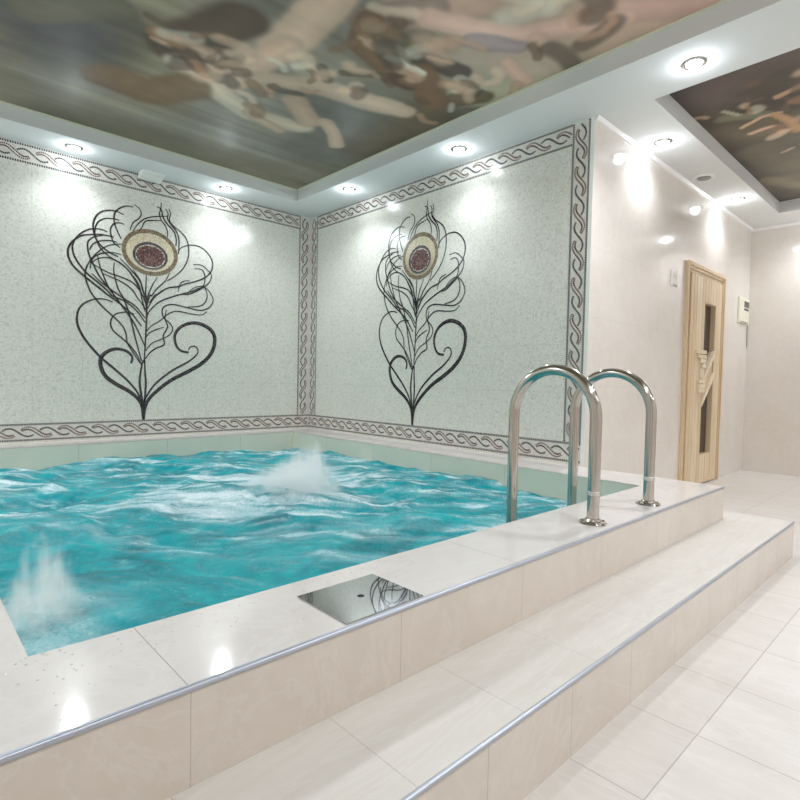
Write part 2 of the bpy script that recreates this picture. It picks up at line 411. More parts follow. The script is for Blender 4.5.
# ------------------------------------------------------------------ camera
cam = bpy.data.cameras.new('camera'); co = bpy.data.objects.new('camera', cam); COL.objects.link(co)
r_ = Vector((0.72859999, -0.68462788, 0.02065723)); u_ = Vector((0.0097563, 0.04052963, 0.9991307)); f_ = Vector((0.68486997, 0.72776508, -0.03620932))
mw = Matrix((( r_.x, u_.x, -f_.x, 0), (r_.y, u_.y, -f_.y, 0), (r_.z, u_.z, -f_.z, 0.85), (0, 0, 0, 1)))
co.matrix_world = mw
cam.sensor_width = 36; cam.lens = 36 * 540.965 / 800; cam.clip_start = 0.02
SC.camera = co

# ------------------------------------------------------------------ room shell
def struct(o, label, cat): return tag(o, label, cat, kind='structure')

b = MB()
b.box(XW, XD, YW, YS, -0.1, 0.0); b.box(XS, XD, YS, YC, -0.1, 0.0)
struct(b.build('floor', M['floor']), 'pale travertine tiled floor below the step', 'floor')

b = MB(); b.box(XW - 0.1, XB + 0.1, YL, YL + 0.1, -1.1, 2.75)
struct(b.build('wall_back', M['mosaic_x']), 'cream mosaic wall behind the pool, on the left', 'wall')
b = MB(); b.box(XB, XB + 0.1, YC, YL, -1.1, 2.75)
b.mi[2] = 1
struct(b.build('wall_pool', [M['mosaic_y'], M['wall']]), 'cream mosaic wall at the right end of the pool', 'wall')
b = MB()
DX0, DX1, DZ = 4.66, 5.53, 1.80        # door opening
b.box(XB + 0.1, DX0, YC, YC + 0.1, 0, 2.75); b.box(DX1, XD + 0.1, YC, YC + 0.1, 0, 2.75); b.box(DX0, DX1, YC, YC + 0.1, DZ, 2.75)
struct(b.build('wall_sauna', M['wall']), 'glossy beige marble wall holding the sauna door', 'wall')
b = MB(); b.box(XD, XD + 0.1, YW, YC, 0, 2.75)
struct(b.build('wall_right', M['wall_y']), 'glossy beige marble wall at the far right', 'wall')
b = MB(); b.box(XW - 0.1, XD + 0.1, YW - 0.1, YW, 0, 2.75)
struct(b.build('wall_front', M['wall']), 'beige marble wall behind the viewer', 'wall')
b = MB(); b.box(XW - 0.1, XW, YW, YL, 0, 2.75)
struct(b.build('wall_left', M['wall_y']), 'beige marble wall left of the pool, outside the picture', 'wall')
b = MB(); b.box(4.4, 5.8, 3.0, 3.1, 0, 2.4); b.box(4.3, 4.4, 1.72, 3.1, 0, 2.4); b.box(5.8, 5.9, 1.72, 3.1, 0, 2.4); b.box(4.3, 5.9, 1.72, 3.1, 2.3, 2.4); b.box(4.3, 5.9, 1.62, 3.1, -0.1, 0)
struct(b.build('wall_cabin', M['pine']), 'wooden sauna cabin wall behind the glass of the door', 'wall')

# ceiling with two raised trays
b = MB()
xs = sorted({XW, T1[0], T1[1], T2[0], T2[1], XD}); ys = sorted({YW, T1[2], T1[3], T2[2], T2[3], YL})
for i in range(len(xs) - 1):
    for j in range(len(ys) - 1):
        cx, cy = (xs[i] + xs[i + 1]) / 2, (ys[j] + ys[j + 1]) / 2
        if any(t[0] < cx < t[1] and t[2] < cy < t[3] for t in (T1, T2)): continue
        b.face([(xs[i], ys[j], ZC), (xs[i], ys[j + 1], ZC), (xs[i + 1], ys[j + 1], ZC), (xs[i + 1], ys[j], ZC)])
for x0, x1, y0, y1, z in (T1, T2):
    b.face([(x0, y0, ZC), (x1, y0, ZC), (x1, y0, z), (x0, y0, z)]); b.face([(x1, y1, ZC), (x0, y1, ZC), (x0, y1, z), (x1, y1, z)])
    b.face([(x0, y1, ZC), (x0, y0, ZC), (x0, y0, z), (x0, y1, z)]); b.face([(x1, y0, ZC), (x1, y1, ZC), (x1, y1, z), (x1, y0, z)])
    b.face([(x0, y0, z), (x1, y0, z), (x1, y1, z), (x0, y1, z)])
b.face([(XW, YW, 2.75), (XD, YW, 2.75), (XD, YL, 2.75), (XW, YL, 2.75)])
struct(b.build('ceiling', M['ceiling'], fix=False), 'white painted ceiling with two raised trays', 'ceiling')

# thin trims
M['trim'] = plain('ivory_ceiling_trim', srgb(222, 220, 200), 0.4)
b = MB(); w = 0.014
x0, x1, y0, y1, z = T1; z -= 0.001
b.box(x0, x1, y1 - w, y1, z - w, z); b.box(x0, x1, y0, y0 + w, z - w, z); b.box(x0, x0 + w, y0, y1, z - w, z); b.box(x1 - w, x1, y0, y1, z - w, z)
struct(b.build('trim_1', M['trim'], bevel=0.003), 'thin ivory moulding round the big ceiling print', 'trim')
b = MB()
b.prism([(XB + .002, YC, ZC), (XB + .002, YC - 0.022, ZC), (XB + .002, YC - 0.012, ZC - 0.022), (XB + .002, YC, ZC - 0.026)], (XD - XB - .002, 0, 0))
b.prism([(XD, YC, ZC), (XD - 0.022, YC, ZC), (XD - 0.012, YC, ZC - 0.022), (XD, YC, ZC - 0.026)], (0, YW - YC, 0))
struct(b.build('trim_2', M['cornice']), 'narrow white cornice between marble walls and ceiling', 'trim')

# ------------------------------------------------------------------ pool surround, step
b = MB()
X0, X1, Y0, Y1 = XW, XE, YD, YL
for q in ([(X0, Y0), (X1, Y0), (X1, PYA), (X0, PYA)], [(X0, PYB), (X1, PYB), (X1, Y1), (X0, Y1)],
          [(X0, PYA), (PXA, PYA), (PXA, PYB), (X0, PYB)], [(PXB, PYA), (X1, PYA), (X1, PYB), (PXB, PYB)]):
    b.face([(x, y, ZD) for x, y in q])
b.face([(X1, YC, ZD), (XB, YC, ZD), (XB, Y1, ZD), (X1, Y1, ZD)])
b.face([(X0, Y0, 0), (X1, Y0, 0), (X1, Y0, ZD), (X0, Y0, ZD)], 1)
b.face([(X1, Y0, 0), (X1, YC, 0), (X1, YC, ZD), (X1, Y0, ZD)], 1)
deck = b.build('pool_deck', [M['deck'], M['riser']], fix=False)
struct(deck, 'raised pale tiled deck round the pool', 'deck')
def nosing(path_boxes, parent):
    m = MB()
    for bx in path_boxes: m.box(*bx)
    return m.build('edge_trim', M['alu'], parent, smooth=True, bevel=0.004)
nosing([(XW, XE, YD - 0.004, YD + 0.0075, ZD - 0.0085, ZD + 0.0025)], deck)['label'] = 'bright aluminium nosing'

n = N('pool_wall_tile'); p = n.obj(); x = n.sep(p)
j = n.math('MAXIMUM', n.math('MAXIMUM', n.joint(x[0], 0.35, 0.62, 0.003), n.joint(x[1], 0.1, 0.62, 0.003)), n.joint(x[2], ZD - 0.31, 0.31, 0.003))
col = n.mix(n.noise(p, 4, 4), srgb(238, 232, 215), srgb(228, 222, 206))
M['pool'] = n.bsdf(n.mix(n.math('MULTIPLY', j, 0.5), col, srgb(150, 150, 140)), 0.15)
b = MB(); zb = -1.0
b.box(PXA - 0.05, PXA, PYA - 0.05, PYB + 0.05, zb, ZD - 0.002); b.box(PXB, PXB + 0.05, PYA - 0.05, PYB + 0.05, zb, ZD - 0.002)
b.box(PXA, PXB, PYA - 0.05, PYA, zb, ZD - 0.002); b.box(PXA, PXB, PYB, PYB + 0.05, zb, ZD - 0.002); b.box(PXA - 0.05, PXB + 0.05, PYA - 0.05, PYB + 0.05, zb - 0.1, zb)
struct(b.build('pool_basin', M['pool']), 'tiled pool basin set into the deck', 'pool')

b = MB()
b.face([(XW, YS, ZS), (XE, YS, ZS), (XE, YD, ZS), (XW, YD, ZS)]); b.face([(XE, YS, ZS), (XS, YS, ZS), (XS, YC, ZS), (XE, YC, ZS)])
b.face([(XW, YS, 0), (XS, YS, 0), (XS, YS, ZS), (XW, YS, ZS)], 1); b.face([(XS, YS, 0), (XS, YC, 0), (XS, YC, ZS), (XS, YS, ZS)], 1)
step = b.build('step_platform', [M['step'], M['riser_step']], fix=False)
struct(step, 'low tiled step along the front of the pool deck', 'step')
nosing([(XW, XS, YS - 0.004, YS + 0.006, ZS - 0.0085, ZS + 0.0025)], step)['label'] = 'rounded aluminium nosing'

# ------------------------------------------------------------------ mosaic inlays (tesserae laid on the wall; local x along wall, -y out of it, z up)
TH = 0.0015
def chip(mb, c, t, L, W, mi, tint):
    t = t.normalized(); nn = Vector((-t.y, t.x))
    q = [c - t * L / 2 - nn * W / 2, c + t * L / 2 - nn * W / 2, c + t * L / 2 + nn * W / 2, c - t * L / 2 + nn * W / 2]
    k = 0.85
    V = [(p.x, 0, p.y) for p in q] + [(c.x + (p.x - c.x) * k, -TH, c.y + (p.y - c.y) * k) for p in q]
    mb.solid(V, [(4, 5, 6, 7), (0, 1, 5, 4), (1, 2, 6, 5), (2, 3, 7, 6), (3, 0, 4, 7)], mi, tint)
def stroke(mb, pts, width, taper0=0.55, taper1=0.55, mi=0, step=0.0108):
    P = catmull(pts, step)
    for i in range(len(P) - 1):
        t = i / max(1, len(P) - 2)
        w = width * (taper0 + (1 - taper0) * min(1, t / 0.35)) * (taper1 + (1 - taper1) * min(1, (1 - t) / 0.35))
        d = P[i + 1] - P[i]; c = (P[i] + P[i + 1]) / 2
        rows = 2 if w > 0.016 else 1
        nn = Vector((-d.y, d.x)).normalized()
        for r in range(rows):
            chip(mb, c + nn * ((r - (rows - 1) / 2) * w / rows), d, step * 0.93, w / rows * 0.97, mi, min(1, max(0, random.gauss(0.4, 0.25))))

feather = thing('feather_mosaic', 'peacock feather mosaic on the back wall, left of the corner', 'mosaic', (1.488, YL - 0.0007, 0.48), 'peacock feather wall mosaics')
for kind, wmm, pts in FEATHER:
    m = MB()
    ta = dict(barb=(0.6, 0.75), stem=(0.7, 1.0), scroll=(0.6, 0.7))[kind]
    if kind == 'scroll': ta = (0.75, 0.55)
    stroke(m, [(a / 1000, c / 1000) for a, c in pts], wmm / 1000 * 1.3, *ta)
    m.build(kind, M['t_dark'], feather, fix=False)
def ring_rows(mb, c, rad, mi, mode='ring', lo=None):
    """elliptical rows of chips; rad: list of (rx, rz)"""
    for rx, rz in rad:
        per = math.pi * (rx + rz); k = max(6, int(per / 0.0105))
        for i in range(k):
            a = 2 * math.pi * i / k
            chip(mb, Vector((c[0] + rx * math.cos(a), c[1] + rz * math.sin(a))), Vector((-rx * math.sin(a), rz * math.cos(a))), per / k * 0.95, 0.0105, mi, random.random())
EYE = (0.055, 1.363); RX, RZ = 0.213, 0.180
def rows(c0, c1, r0, r1, k): return None
m = MB(); ring_rows(m, EYE, [(RX - i * 0.0108, RZ - i * 0.0108) for i in range(3)], 0); m.build('eye_rim', M['t_rim'], feather, fix=False)['label'] = 'olive brown outer ring'
m = MB()
CEN = (0.054, 1.333); CX, CZ = 0.133, 0.108
for i in range(7):
    t = i / 7.0
    ring_rows(m, (EYE[0] + (CEN[0] - EYE[0]) * t, EYE[1] + (CEN[1] - EYE[1]) * t), [((RX - 0.034) * (1 - t) + CX * t, (RZ - 0.034) * (1 - t) + CZ * t)], 0)
m.build('eye_ring', M['t_cream'], feather, fix=False)['label'] = 'ivory middle ring'
m = MB(); ring_rows(m, CEN, [(CX - i * 0.0108, CZ - i * 0.0108) for i in range(2)], 0); m.build('pupil_rim', M['t_navy'], feather, fix=False)['label'] = 'slate blue ring'
m = MB(); gx, gz = CX - 0.0216, CZ - 0.0216; kk = int(gx / 0.0108) + 1
for a in range(-kk, kk + 1):
    for c in range(-kk, kk + 1):
        if (a * 0.0108 / gx) ** 2 + (c * 0.0108 / gz) ** 2 < 1.0: chip(m, Vector((CEN[0] + a * 0.0108, CEN[1] + c * 0.0108)), Vector((1, random.uniform(-.1, .1))), 0.010, 0.010, 0, random.random())
m.build('pupil', M['t_core'], feather, fix=False)['label'] = 'dark red centre'
f2 = copy_tree(feather)
f2.location = (XB - 0.0007, 3.123, 0.48); f2.rotation_euler = (0, 0, -math.pi / 2); f2.scale = (0.9, 1, 1)
f2['label'] = 'peacock feather mosaic on the wall right of the corner, nearer the handrails'

PER = 0.225
def band(parent, a, b_, vertical=False, lines=(True, True), flip=1, phase=0.0):
    """a, b_ = opposite corners (u0, z0), (u1, z1) of a border band in wall coordinates"""
    m = MB(); (u0, z0), (u1, z1) = a, b_
    m.box(u0, u1, -0.0006, 0.0, z0, z1, 0)
    L = (z1 - z0) if vertical else (u1 - u0)
    Wd = (u1 - u0) if vertical else (z1 - z0)
    def to(s, w):   # s along, w across from centre
        return Vector((u0 + Wd / 2 - w, z0 + s)) if vertical else Vector((u0 + s, z0 + Wd / 2 + w))
    for side, on in zip((-1, 1), lines):
        if not on: continue
        k = int(L / 0.0142)
        for i in range(k):
            s = (i + 0.5) * L / k; c = to(s, side * (Wd / 2 - 0.007))
            chip(m, c, to(s + 0.01, 0) - to(s, 0), 0.0094, 0.0148, 1, random.random() * 0.4)
    A = 0.030 if Wd > 0.1 else 0.028
    k0 = -1; nS = int(L / (PER / 2)) + 2
    for k in range(k0, nS):
        s0 = phase + k * PER / 2
        brown = k % 2 == 0
        steps = 20
        path = [(s0 + (-0.43 + 0.86 * i / steps) * PER, -A * flip * math.sin(2 * math.pi * (-0.43 + 0.86 * i / steps))) for i in range(steps + 1)]
        pp = catmull([to(*q) for q in path], 0.0105)
        for i in range(len(pp) - 1):
            c = (pp[i] + pp[i + 1]) / 2; d = pp[i + 1] - pp[i]
            ins = (c.y - z0, z1 - c.y) if vertical else (c.x - u0, u1 - c.x)
            if min(ins) < 0.012: continue
            nn = Vector((-d.y, d.x)).normalized()
            t = i / (len(pp) - 1)
            if brown:
                sp = 0.0048 + 0.0045 * math.sin(math.pi * t)
                for r in (-1, 1): chip(m, c + nn * r * (sp + 0.0008), d, 0.0088, 0.0112, 2, random.random())
            else:
                chip(m, c, d, 0.0095, 0.0128, 3, random.random())
    m.build('border_band', [M['band'], M['t_dot'], M['t_brown'], M['t_grey']], parent, fix=False)
ZB0, ZB1, ZT0, ZT1 = 0.362, 0.487, 2.318, 2.449
bl = thing('mosaic_border', 'rope-pattern mosaic border framing the feather panel of the back wall', 'border', (0, YL - 0.0001, 0), 'rope-pattern mosaic borders')
band(bl, (0.04, ZB0), (XB - 0.002, ZB1), phase=0.05); band(bl, (0.165, ZT0), (2.945, ZT1), phase=0.02)
band(bl, (2.945, ZB1), (XB - 0.002, ZT1 - 0.002), True, (False, True), phase=0.03); band(bl, (0.04, ZB1), (0.165, ZT1), True)
br = thing('mosaic_border', 'rope-pattern mosaic border framing the feather panel right of the corner', 'border', (XB - 0.0001, YL, 0), 'rope-pattern mosaic borders')
br.rotation_euler = (0, 0, -math.pi / 2)
m = MB(); m.box(YL - 1.645, YL - 1.6205, -0.002, 0, ZD, ZC); m.build('corner_strip', M['white'], br)['label'] = 'plain white strip at the outer corner'
U = lambda y: YL - y
band(br, (0.002, ZB0), (U(1.645), ZB1), phase=0.06); band(br, (U(4.50), ZT0), (U(1.765), ZT1), phase=0.02)
band(br, (0.002, ZB1), (U(4.50), ZT1 - 0.002), True, (True, False), phase=0.03)
band(br, (U(1.765), ZB1), (U(1.645), ZT1 - 0.002), True, phase=0.03, flip=-1)

# ------------------------------------------------------------------ ceiling prints: abstract painterly swirls in warm flesh, brown and olive
def mural(name, rect, z, strokes, base, label, streak, extra):
    x0, x1, y0, y1 = rect; d = 0.014
    nx, ny = int((x1 - x0) / d), int((y1 - y0) / d)
    X, Y = np.meshgrid(np.linspace(x0, x1, nx + 1), np.linspace(y0, y1, ny + 1))
    def fbm(sc, off, ax=1.0, ay=1.0, o=4):
        A = np.zeros(X.shape)
        for i in range(A.shape[0]):
            yy = float(Y[i, 0])
            for k in range(A.shape[1]):
                A[i, k] = noise.fractal(Vector((float(X[0, k]) * sc * ax + off, yy * sc * ay, off)), 1.0, 2.0, o)
        return A
    n1, n2 = fbm(1.4, 3.1), fbm(1.4, 9.7)
    st = fbm(1.0, 5.5, *streak, 3)
    fine = fbm(9.0, 2.2, o=2)
    C = np.zeros(X.shape + (3,))
    C[:] = base
    C += (n1[..., None] * 16) + (n2[..., None] * np.array([8, 4, -6]))
    lit = np.clip(st, -1, 1)[..., None]
    C += lit * np.array([30, 29, 25])
    X0_, Y0_ = X, Y
    WX, WY = X + n1 * 0.05 + fine * 0.006, Y + n2 * 0.05 + fine * 0.006
    for i_s, (pts, r, col) in enumerate(strokes + extra):
        D = np.full(X.shape, 9.0)
        P = [np.array(p) for p in pts]
        if len(P) == 1: P = P * 2
        for a, c in zip(P, P[1:]):
            e = c - a; L2 = max(1e-9, float(e @ e))
            t = np.clip(((WX - a[0]) * e[0] + (WY - a[1]) * e[1]) / L2, 0, 1)
            D = np.minimum(D, np.hypot(WX - a[0] - t * e[0], WY - a[1] - t * e[1]))
        s = (0.24 if r < 0.2 else 0.7) if i_s < len(strokes) else 0.40
        f = np.clip((r * (1 + s) - D) / (2 * s * r), 0, 1); f = f * f * (3 - 2 * f) * (0.9 if i_s < len(strokes) else 0.62)
        shade = 1 + 0.10 * np.clip(n2 + st * 0.5, -1, 1) + 0.16 * (np.clip(1 - D / r, 0, 1) ** 0.7 - 0.4)
        C = C * (1 - f[..., None]) + (np.array(col) * shade[..., None]) * f[..., None]
    C = np.clip(C * 1.13 + fine[..., None] * 5, 0, 255) / 255
    lin = np.where(C <= 0.04045, C / 12.92, ((C + 0.055) / 1.055) ** 2.4)
    V = np.stack([X.ravel(), Y.ravel(), np.full(X.size, z)], 1)
    idx = np.arange(X.size).reshape(X.shape)
    F = np.stack([idx[:-1, :-1].ravel(), idx[1:, :-1].ravel(), idx[1:, 1:].ravel(), idx[:-1, 1:].ravel()], 1)
    me = bpy.data.meshes.new(name); me.from_pydata(V.tolist(), [], F.tolist())
    ca = me.color_attributes.new('print', 'FLOAT_COLOR', 'POINT')
    ca.data.foreach_set('color', np.concatenate([lin.reshape(-1, 3), np.ones((X.size, 1))], 1).astype(np.float32).ravel())
    n = N(name + '_satin_print')
    me.materials.append(n.bsdf(n.attr('print', 'Color'), 0.42, spec=0.4))
    o = bpy.data.objects.new(name, me); COL.objects.link(o)
    return tag(o, label, 'ceiling print')
FLESH = [(196, 168, 146), (186, 156, 134), (206, 184, 162), (170, 136, 112), (158, 130, 108), (120, 92, 70), (88, 68, 54), (70, 60, 52), (190, 186, 172)]
# centre x, y, spread along x, y, stroke size
SWIRL_MAIN = [(1.95, 2.55, 0.40, 0.22, 0.035), (1.55, 2.85, 0.35, 0.25, 0.04), (2.35, 2.1, 0.2, 0.3, 0.035), (2.2, 1.45, 0.3, 0.35, 0.05), (1.25, 2.9, 0.3, 0.25, 0.035), (1.9, 2.0, 0.3, 0.2, 0.04)]
SWIRL_SMALL = [(3.8, 0.9, 0.3, 0.25, 0.03), (4.4, 0.7, 0.5, 0.3, 0.035)]
def swirls(k, zones, seed):
    rnd = random.Random(seed); out = []
    for i in range(k):
        zx, zy, sx, sy, size = zones[i % len(zones)]
        x, y = rnd.gauss(zx, sx * 0.6), rnd.gauss(zy, sy * 0.6)
        a = rnd.uniform(0, 6.28); bend = rnd.uniform(-0.8, 0.8); L = size * rnd.uniform(0.8, 3.2); p = [(x, y)]
        for s_ in range(3):
            x += math.cos(a) * L / 2; y += math.sin(a) * L / 2; a += bend; p.append((x, y))
        out.append((p, size * rnd.uniform(0.5, 1.5), rnd.choice(FLESH)))
    return out
mural('ceiling_print', (T1[0] + .002, T1[1] - .002, T1[2] + .002, T1[3] - .002), T1[4] - 0.004, MURAL_MAIN, np.array([122., 115., 100.]),
      'big satin painted print in the ceiling tray above the pool', (0.4, 8.0), swirls(84, SWIRL_MAIN, 11))
mural('ceiling_print', (T2[0] + .002, T2[1] - .002, T2[2] + .002, T2[3] - .002), T2[4] - 0.004, MURAL_SMALL, np.array([74., 68., 58.]),
      'smaller dark print in the ceiling tray at the right', (2.0, 2.0), swirls(26, SWIRL_SMALL, 5))

# ------------------------------------------------------------------ pool water
def smooth(e0, e1, x):
    t = np.clip((x - e0) / (e1 - e0), 0, 1); return t * t * (3 - 2 * t)
def make_water():
    d = 0.0105
    xs = np.linspace(PXA + 0.001, PXB - 0.001, int((PXB - PXA) / d)); ys = np.linspace(PYA + 0.001, PYB - 0.001, int((PYB - PYA) / d))
    nx, ny = len(xs), len(ys)
    Zs = np.zeros((ny, nx)); FO = np.zeros((ny, nx))
    for j, y in enumerate(ys):
        for i, x in enumerate(xs):
            x, y = float(x), float(y)
            a, q = 0.729 * x - 0.685 * y, 0.685 * x + 0.728 * y
            wa = a + 0.16 * noise.noise(Vector((x * 1.9, y * 1.9, 1.3))) + 0.05 * noise.noise(Vector((x * 6, y * 6, 4.3)))
            wq = q + 0.16 * noise.noise(Vector((x * 1.9, y * 1.9, 7.3))) + 0.05 * noise.noise(Vector((x * 6, y * 6, 2.3)))
            big = noise.noise(Vector((wa * 1.5, wq * 2.2, 0.4)))
            rid = 1 - abs(noise.noise(Vector((wa * 2.4, wq * 4.0, 3.4)))) * 2
            mid = noise.fractal(Vector((wa * 4.5, wq * 7.5, 8.1)), 0.8, 2.0, 3)
            chop = noise.fractal(Vector((wa * 12, wq * 17, 2.0)), 0.9, 2.1, 4)
            j1 = math.exp(-(((x - 1.36) / 0.42) ** 2 + ((y - 2.5) / 0.36) ** 2))
            j2 = math.exp(-(((x - 0.27) / 0.14) ** 2 + ((y - 1.52) / 0.25) ** 2))
            far = min(1, max(0, (q - 1.75) / 0.9))
            amp = 0.6 + 0.4 * far
            Zs[j, i] = 0.222 + amp * (0.05 * big + 0.018 * (rid - 0.5) + 0.013 * mid + 0.005 * chop) + 0.035 * j1 + 0.02 * j2
            streak = noise.fractal(Vector((wa * 1.5 + 4, wq * 6.0, 5.0)), 0.7, 2.2, 6)
            wisp = noise.fractal(Vector((wa * 6, wq * 20, 1.0)), 0.7, 2.2, 4)
            fine = noise.fractal(Vector((wa * 17, wq * 42, 5.0)), 0.8, 2.2, 3)
            foam = far * (max(0, streak + 0.06) * 0.6 + max(0, wisp + 0.02) * 0.42 + max(0, streak) * max(0, wisp + 0.3) * 0.9) + max(0, wisp - 0.2) * 0.15 + max(0, fine - 0.4) * 0.3 + 0.42 * j1 * (0.6 + 1.0 * streak + 0.8 * wisp) + 0.6 * j2 * (0.7 + streak)
            FO[j, i] = min(1, max(0, foam))
    X, Y = np.meshgrid(xs, ys)
    V = np.stack([X.ravel(), Y.ravel(), Zs.ravel()], 1)
    idx = np.arange(nx * ny).reshape(ny, nx)
    F = np.stack([idx[:-1, :-1].ravel(), idx[:-1, 1:].ravel(), idx[1:, 1:].ravel(), idx[1:, :-1].ravel()], 1)
    me = bpy.data.meshes.new('pool_water'); me.from_pydata(V.tolist(), [], F.tolist())
    a = me.attributes.new('foam', 'FLOAT', 'POINT'); a.data.foreach_set('value', FO.ravel().astype(np.float32))
    me.polygons.foreach_set('use_smooth', [True] * len(me.polygons))
    n = N('aerated_turquoise_water'); p = n.obj()
    f = n.attr('foam')
    t = n.noise(n.scale(p, (1.2, 1.6, 1)), 2.6, 6, 0.62, 1.4)
    water = n.ramp(t, [(0.32, srgb(0, 116, 128)), (0.48, srgb(0, 145, 157)), (0.66, srgb(0, 168, 177))])
    sw = n.noise(n.scale(p, (1, 1, 0.3)), 13, 5, 0.7, 2.5)
    water = n.mix(n.rng(sw, 0.52, 0.74, 0, 0.38), water, srgb(84, 188, 190))
    sp = n.noise(n.scale(p, (1, 1, 0.3)), 55, 3, 0.6, 1.5)
    br_ = n.noise(n.scale(p, (1, 1, 0.3)), 30, 4, 0.7, 2.0)
    ff = n.math('MULTIPLY', f, n.rng(br_, 0.25, 0.75, 0.45, 1.35), clamp=True)
    ff = n.math('MAXIMUM', ff, n.math('MULTIPLY', n.rng(sp, 0.66, 0.74, 0, 0.6), n.rng(sw, 0.45, 0.6, 0, 1)))
    col = n.mix(ff, water, srgb(226, 240, 244))
    h = n.noise(n.scale(p, (1, 1, 0.5)), 34, 5, 0.65, 1.2)
    me.materials.append(n.bsdf(col, n.rng(ff, 0, 0.7, 0.10, 0.5), normal=n.bump(h, 0.5, 0.010), spec=0.09))
    o = bpy.data.objects.new('pool_water', me); COL.objects.link(o)
    return tag(o, 'churning turquoise water with white foam filling the pool', 'water', kind='stuff')
make_water()

def spray(name, c, rad, rz, label, dens, peak, low):
    """a mist of aerated water: closed hull filled with a scattering volume. Local x runs along the burst, peak = where it is highest"""
    bm = bmesh.new(); bmesh.ops.create_icosphere(bm, subdivisions=4, radius=1.0)
    for v in bm.verts:
        if v.co.z < -0.12: v.co.z = -0.12
        v.co *= 1 + 0.06 * noise.noise(v.co * 2.3 + Vector((c[0], 0, 0)))
    me = bpy.data.meshes.new(name); bm.to_mesh(me); bm.free()
    o = bpy.data.objects.new(name, me); COL.objects.link(o)
    o.location = c; o.scale = rad; o.rotation_euler = (0, 0, rz)
    n = N(name + '_mist'); p = n.obj()
    wob = n.vmath('MULTIPLY', n.vmath('SUBTRACT', n.noise(p, 3.0, 3, 0.6, 0.5, out=1), (0.5, 0.5, 0.5)), (0.5, 0.5, 0.35))
    x = n.sep(n.vmath('ADD', p, wob))
    up = n.rng(x[0], -0.95, peak, 0, 1); up = n.math('ADD', n.math('MULTIPLY', n.math('POWER', up, 2.2), 1 - low), n.math('MULTIPLY', n.math('MINIMUM', n.math('MULTIPLY', up, 2.0), 1.0), low))
    down = n.rng(x[0], peak, min(0.95, peak + 0.55), 1, 0)
    prof = n.math('MULTIPLY', n.math('MULTIPLY', n.math('MINIMUM', up, down), n.math('SUBTRACT', 1.0, n.math('MULTIPLY', x[1], x[1]), clamp=True)), 0.92)
    marg = n.math('SUBTRACT', prof, n.math('MAXIMUM', x[2], 0.0))
    st_ = n.noise(n.scale(p, (7, 7, 1.5)), 1.0, 5, 0.7, 0.8)
    den = n.math('MULTIPLY', n.math('MULTIPLY', n.rng(marg, 0.0, 0.30, 0, 1, True), n.rng(st_, 0.42, 0.62, 0.03, 1.1)), dens)
    vs = n.node('ShaderNodeVolumeScatter'); vs.inputs['Color'].default_value = (0.995, 0.998, 1, 1); n.put(vs.inputs['Density'], den)
    n.t.links.new(vs.outputs[0], n.out.inputs['Volume'])
    me.materials.append(n.m)
    return tag(o, label, 'spray', kind='stuff')
spray('water_spray', (1.44, 2.52, 0.19), (0.50, 0.24, 0.40), -0.70, 'white fountain of spray bursting up in the middle of the pool', 26, 0.42, 0.26)
spray('water_spray', (0.36, 1.48, 0.17), (0.24, 0.16, 0.36), -0.75, 'veil of spray in the near left corner of the pool', 22, -0.55, 0.35)

# wet beads splashed on the deck
m = MB()
for i in range(260):
    x = random.uniform(-0.05, 1.15); y = PYA - abs(random.gauss(0, 0.09)) - 0.004
    if random.random() < 0.2: x, y = PXA - abs(random.gauss(0, 0.05)) - 0.004, random.uniform(1.1, 2.2)
    if y < YD + 0.02 or (0.66 < x < 0.92 and y < 1.06): continue
    r = random.uniform(0.001, 0.0028)
    m.lathe([(r, 0), (r * 0.9, r * 0.3), (r * 0.55, r * 0.5), (r * 0.12, r * 0.58)], (x, y, ZD), 8)
M['bead'] = plain('clear_water_bead', (0.97, 0.97, 0.97, 1), 0.08, Alpha=0.55)
tag(m.build('water_droplets', M['bead'], smooth=True), 'splashed water droplets on the near deck edge', 'droplets', kind='stuff')

# ------------------------------------------------------------------ handrails
def handrail(x, label):
    t = thing('pool_handrail', label, 'handrail', (x, 0.933, ZD), 'arched pool ladder handrails')
    r, yb, ztop = 0.0215, 0.352, 0.556
    rad = yb / 2; pts = [(0, 0, 0.004), (0, 0, ztop - rad)]
    pts = [(0, 0, 0.004 + i * 0.1) for i in range(4)]
    for i in range(33):
        a = math.pi * i / 32
        pts.append((0, rad - rad * math.cos(a), ztop - rad + rad * math.sin(a)))
    for z in (0.2, 0.0, -0.25, -0.6, -0.95): pts.append((0, yb, z))
    m = MB(); m.tube(pts, r, 28); m.build('tube', M['steel'], t, smooth=True)
    m = MB(); m.lathe([(0.048, 0.0), (0.049, 0.003), (0.046, 0.0065), (0.030, 0.010), (0.026, 0.018), (0.0225, 0.019)], (0, 0, 0), 40)
    fl = m.build('flange', M['steel'], t, smooth=True)
    for k in range(4):
        a = math.pi / 4 + k * math.pi / 2
        m = MB(); m.lathe([(0.0048, 0.0), (0.0048, 0.003), (0.003, 0.0048)], (0.038 * math.cos(a), 0.038 * math.sin(a), 0.0075), 12)
        m.build('screw', M['steel'], fl, smooth=True)
    m = MB(); m.lathe([(0.0218, 0.0), (0.0232, 0.002), (0.0232, 0.012), (0.0218, 0.014)], (0, 0, 0.103), 32)
    m.build('collar', M['collar'], t, smooth=True)
    return t
handrail(1.851, 'steel arched handrail nearer the steel floor plate, left of the pair')
handrail(2.337, 'steel arched handrail nearer the sauna door, right of the pair')

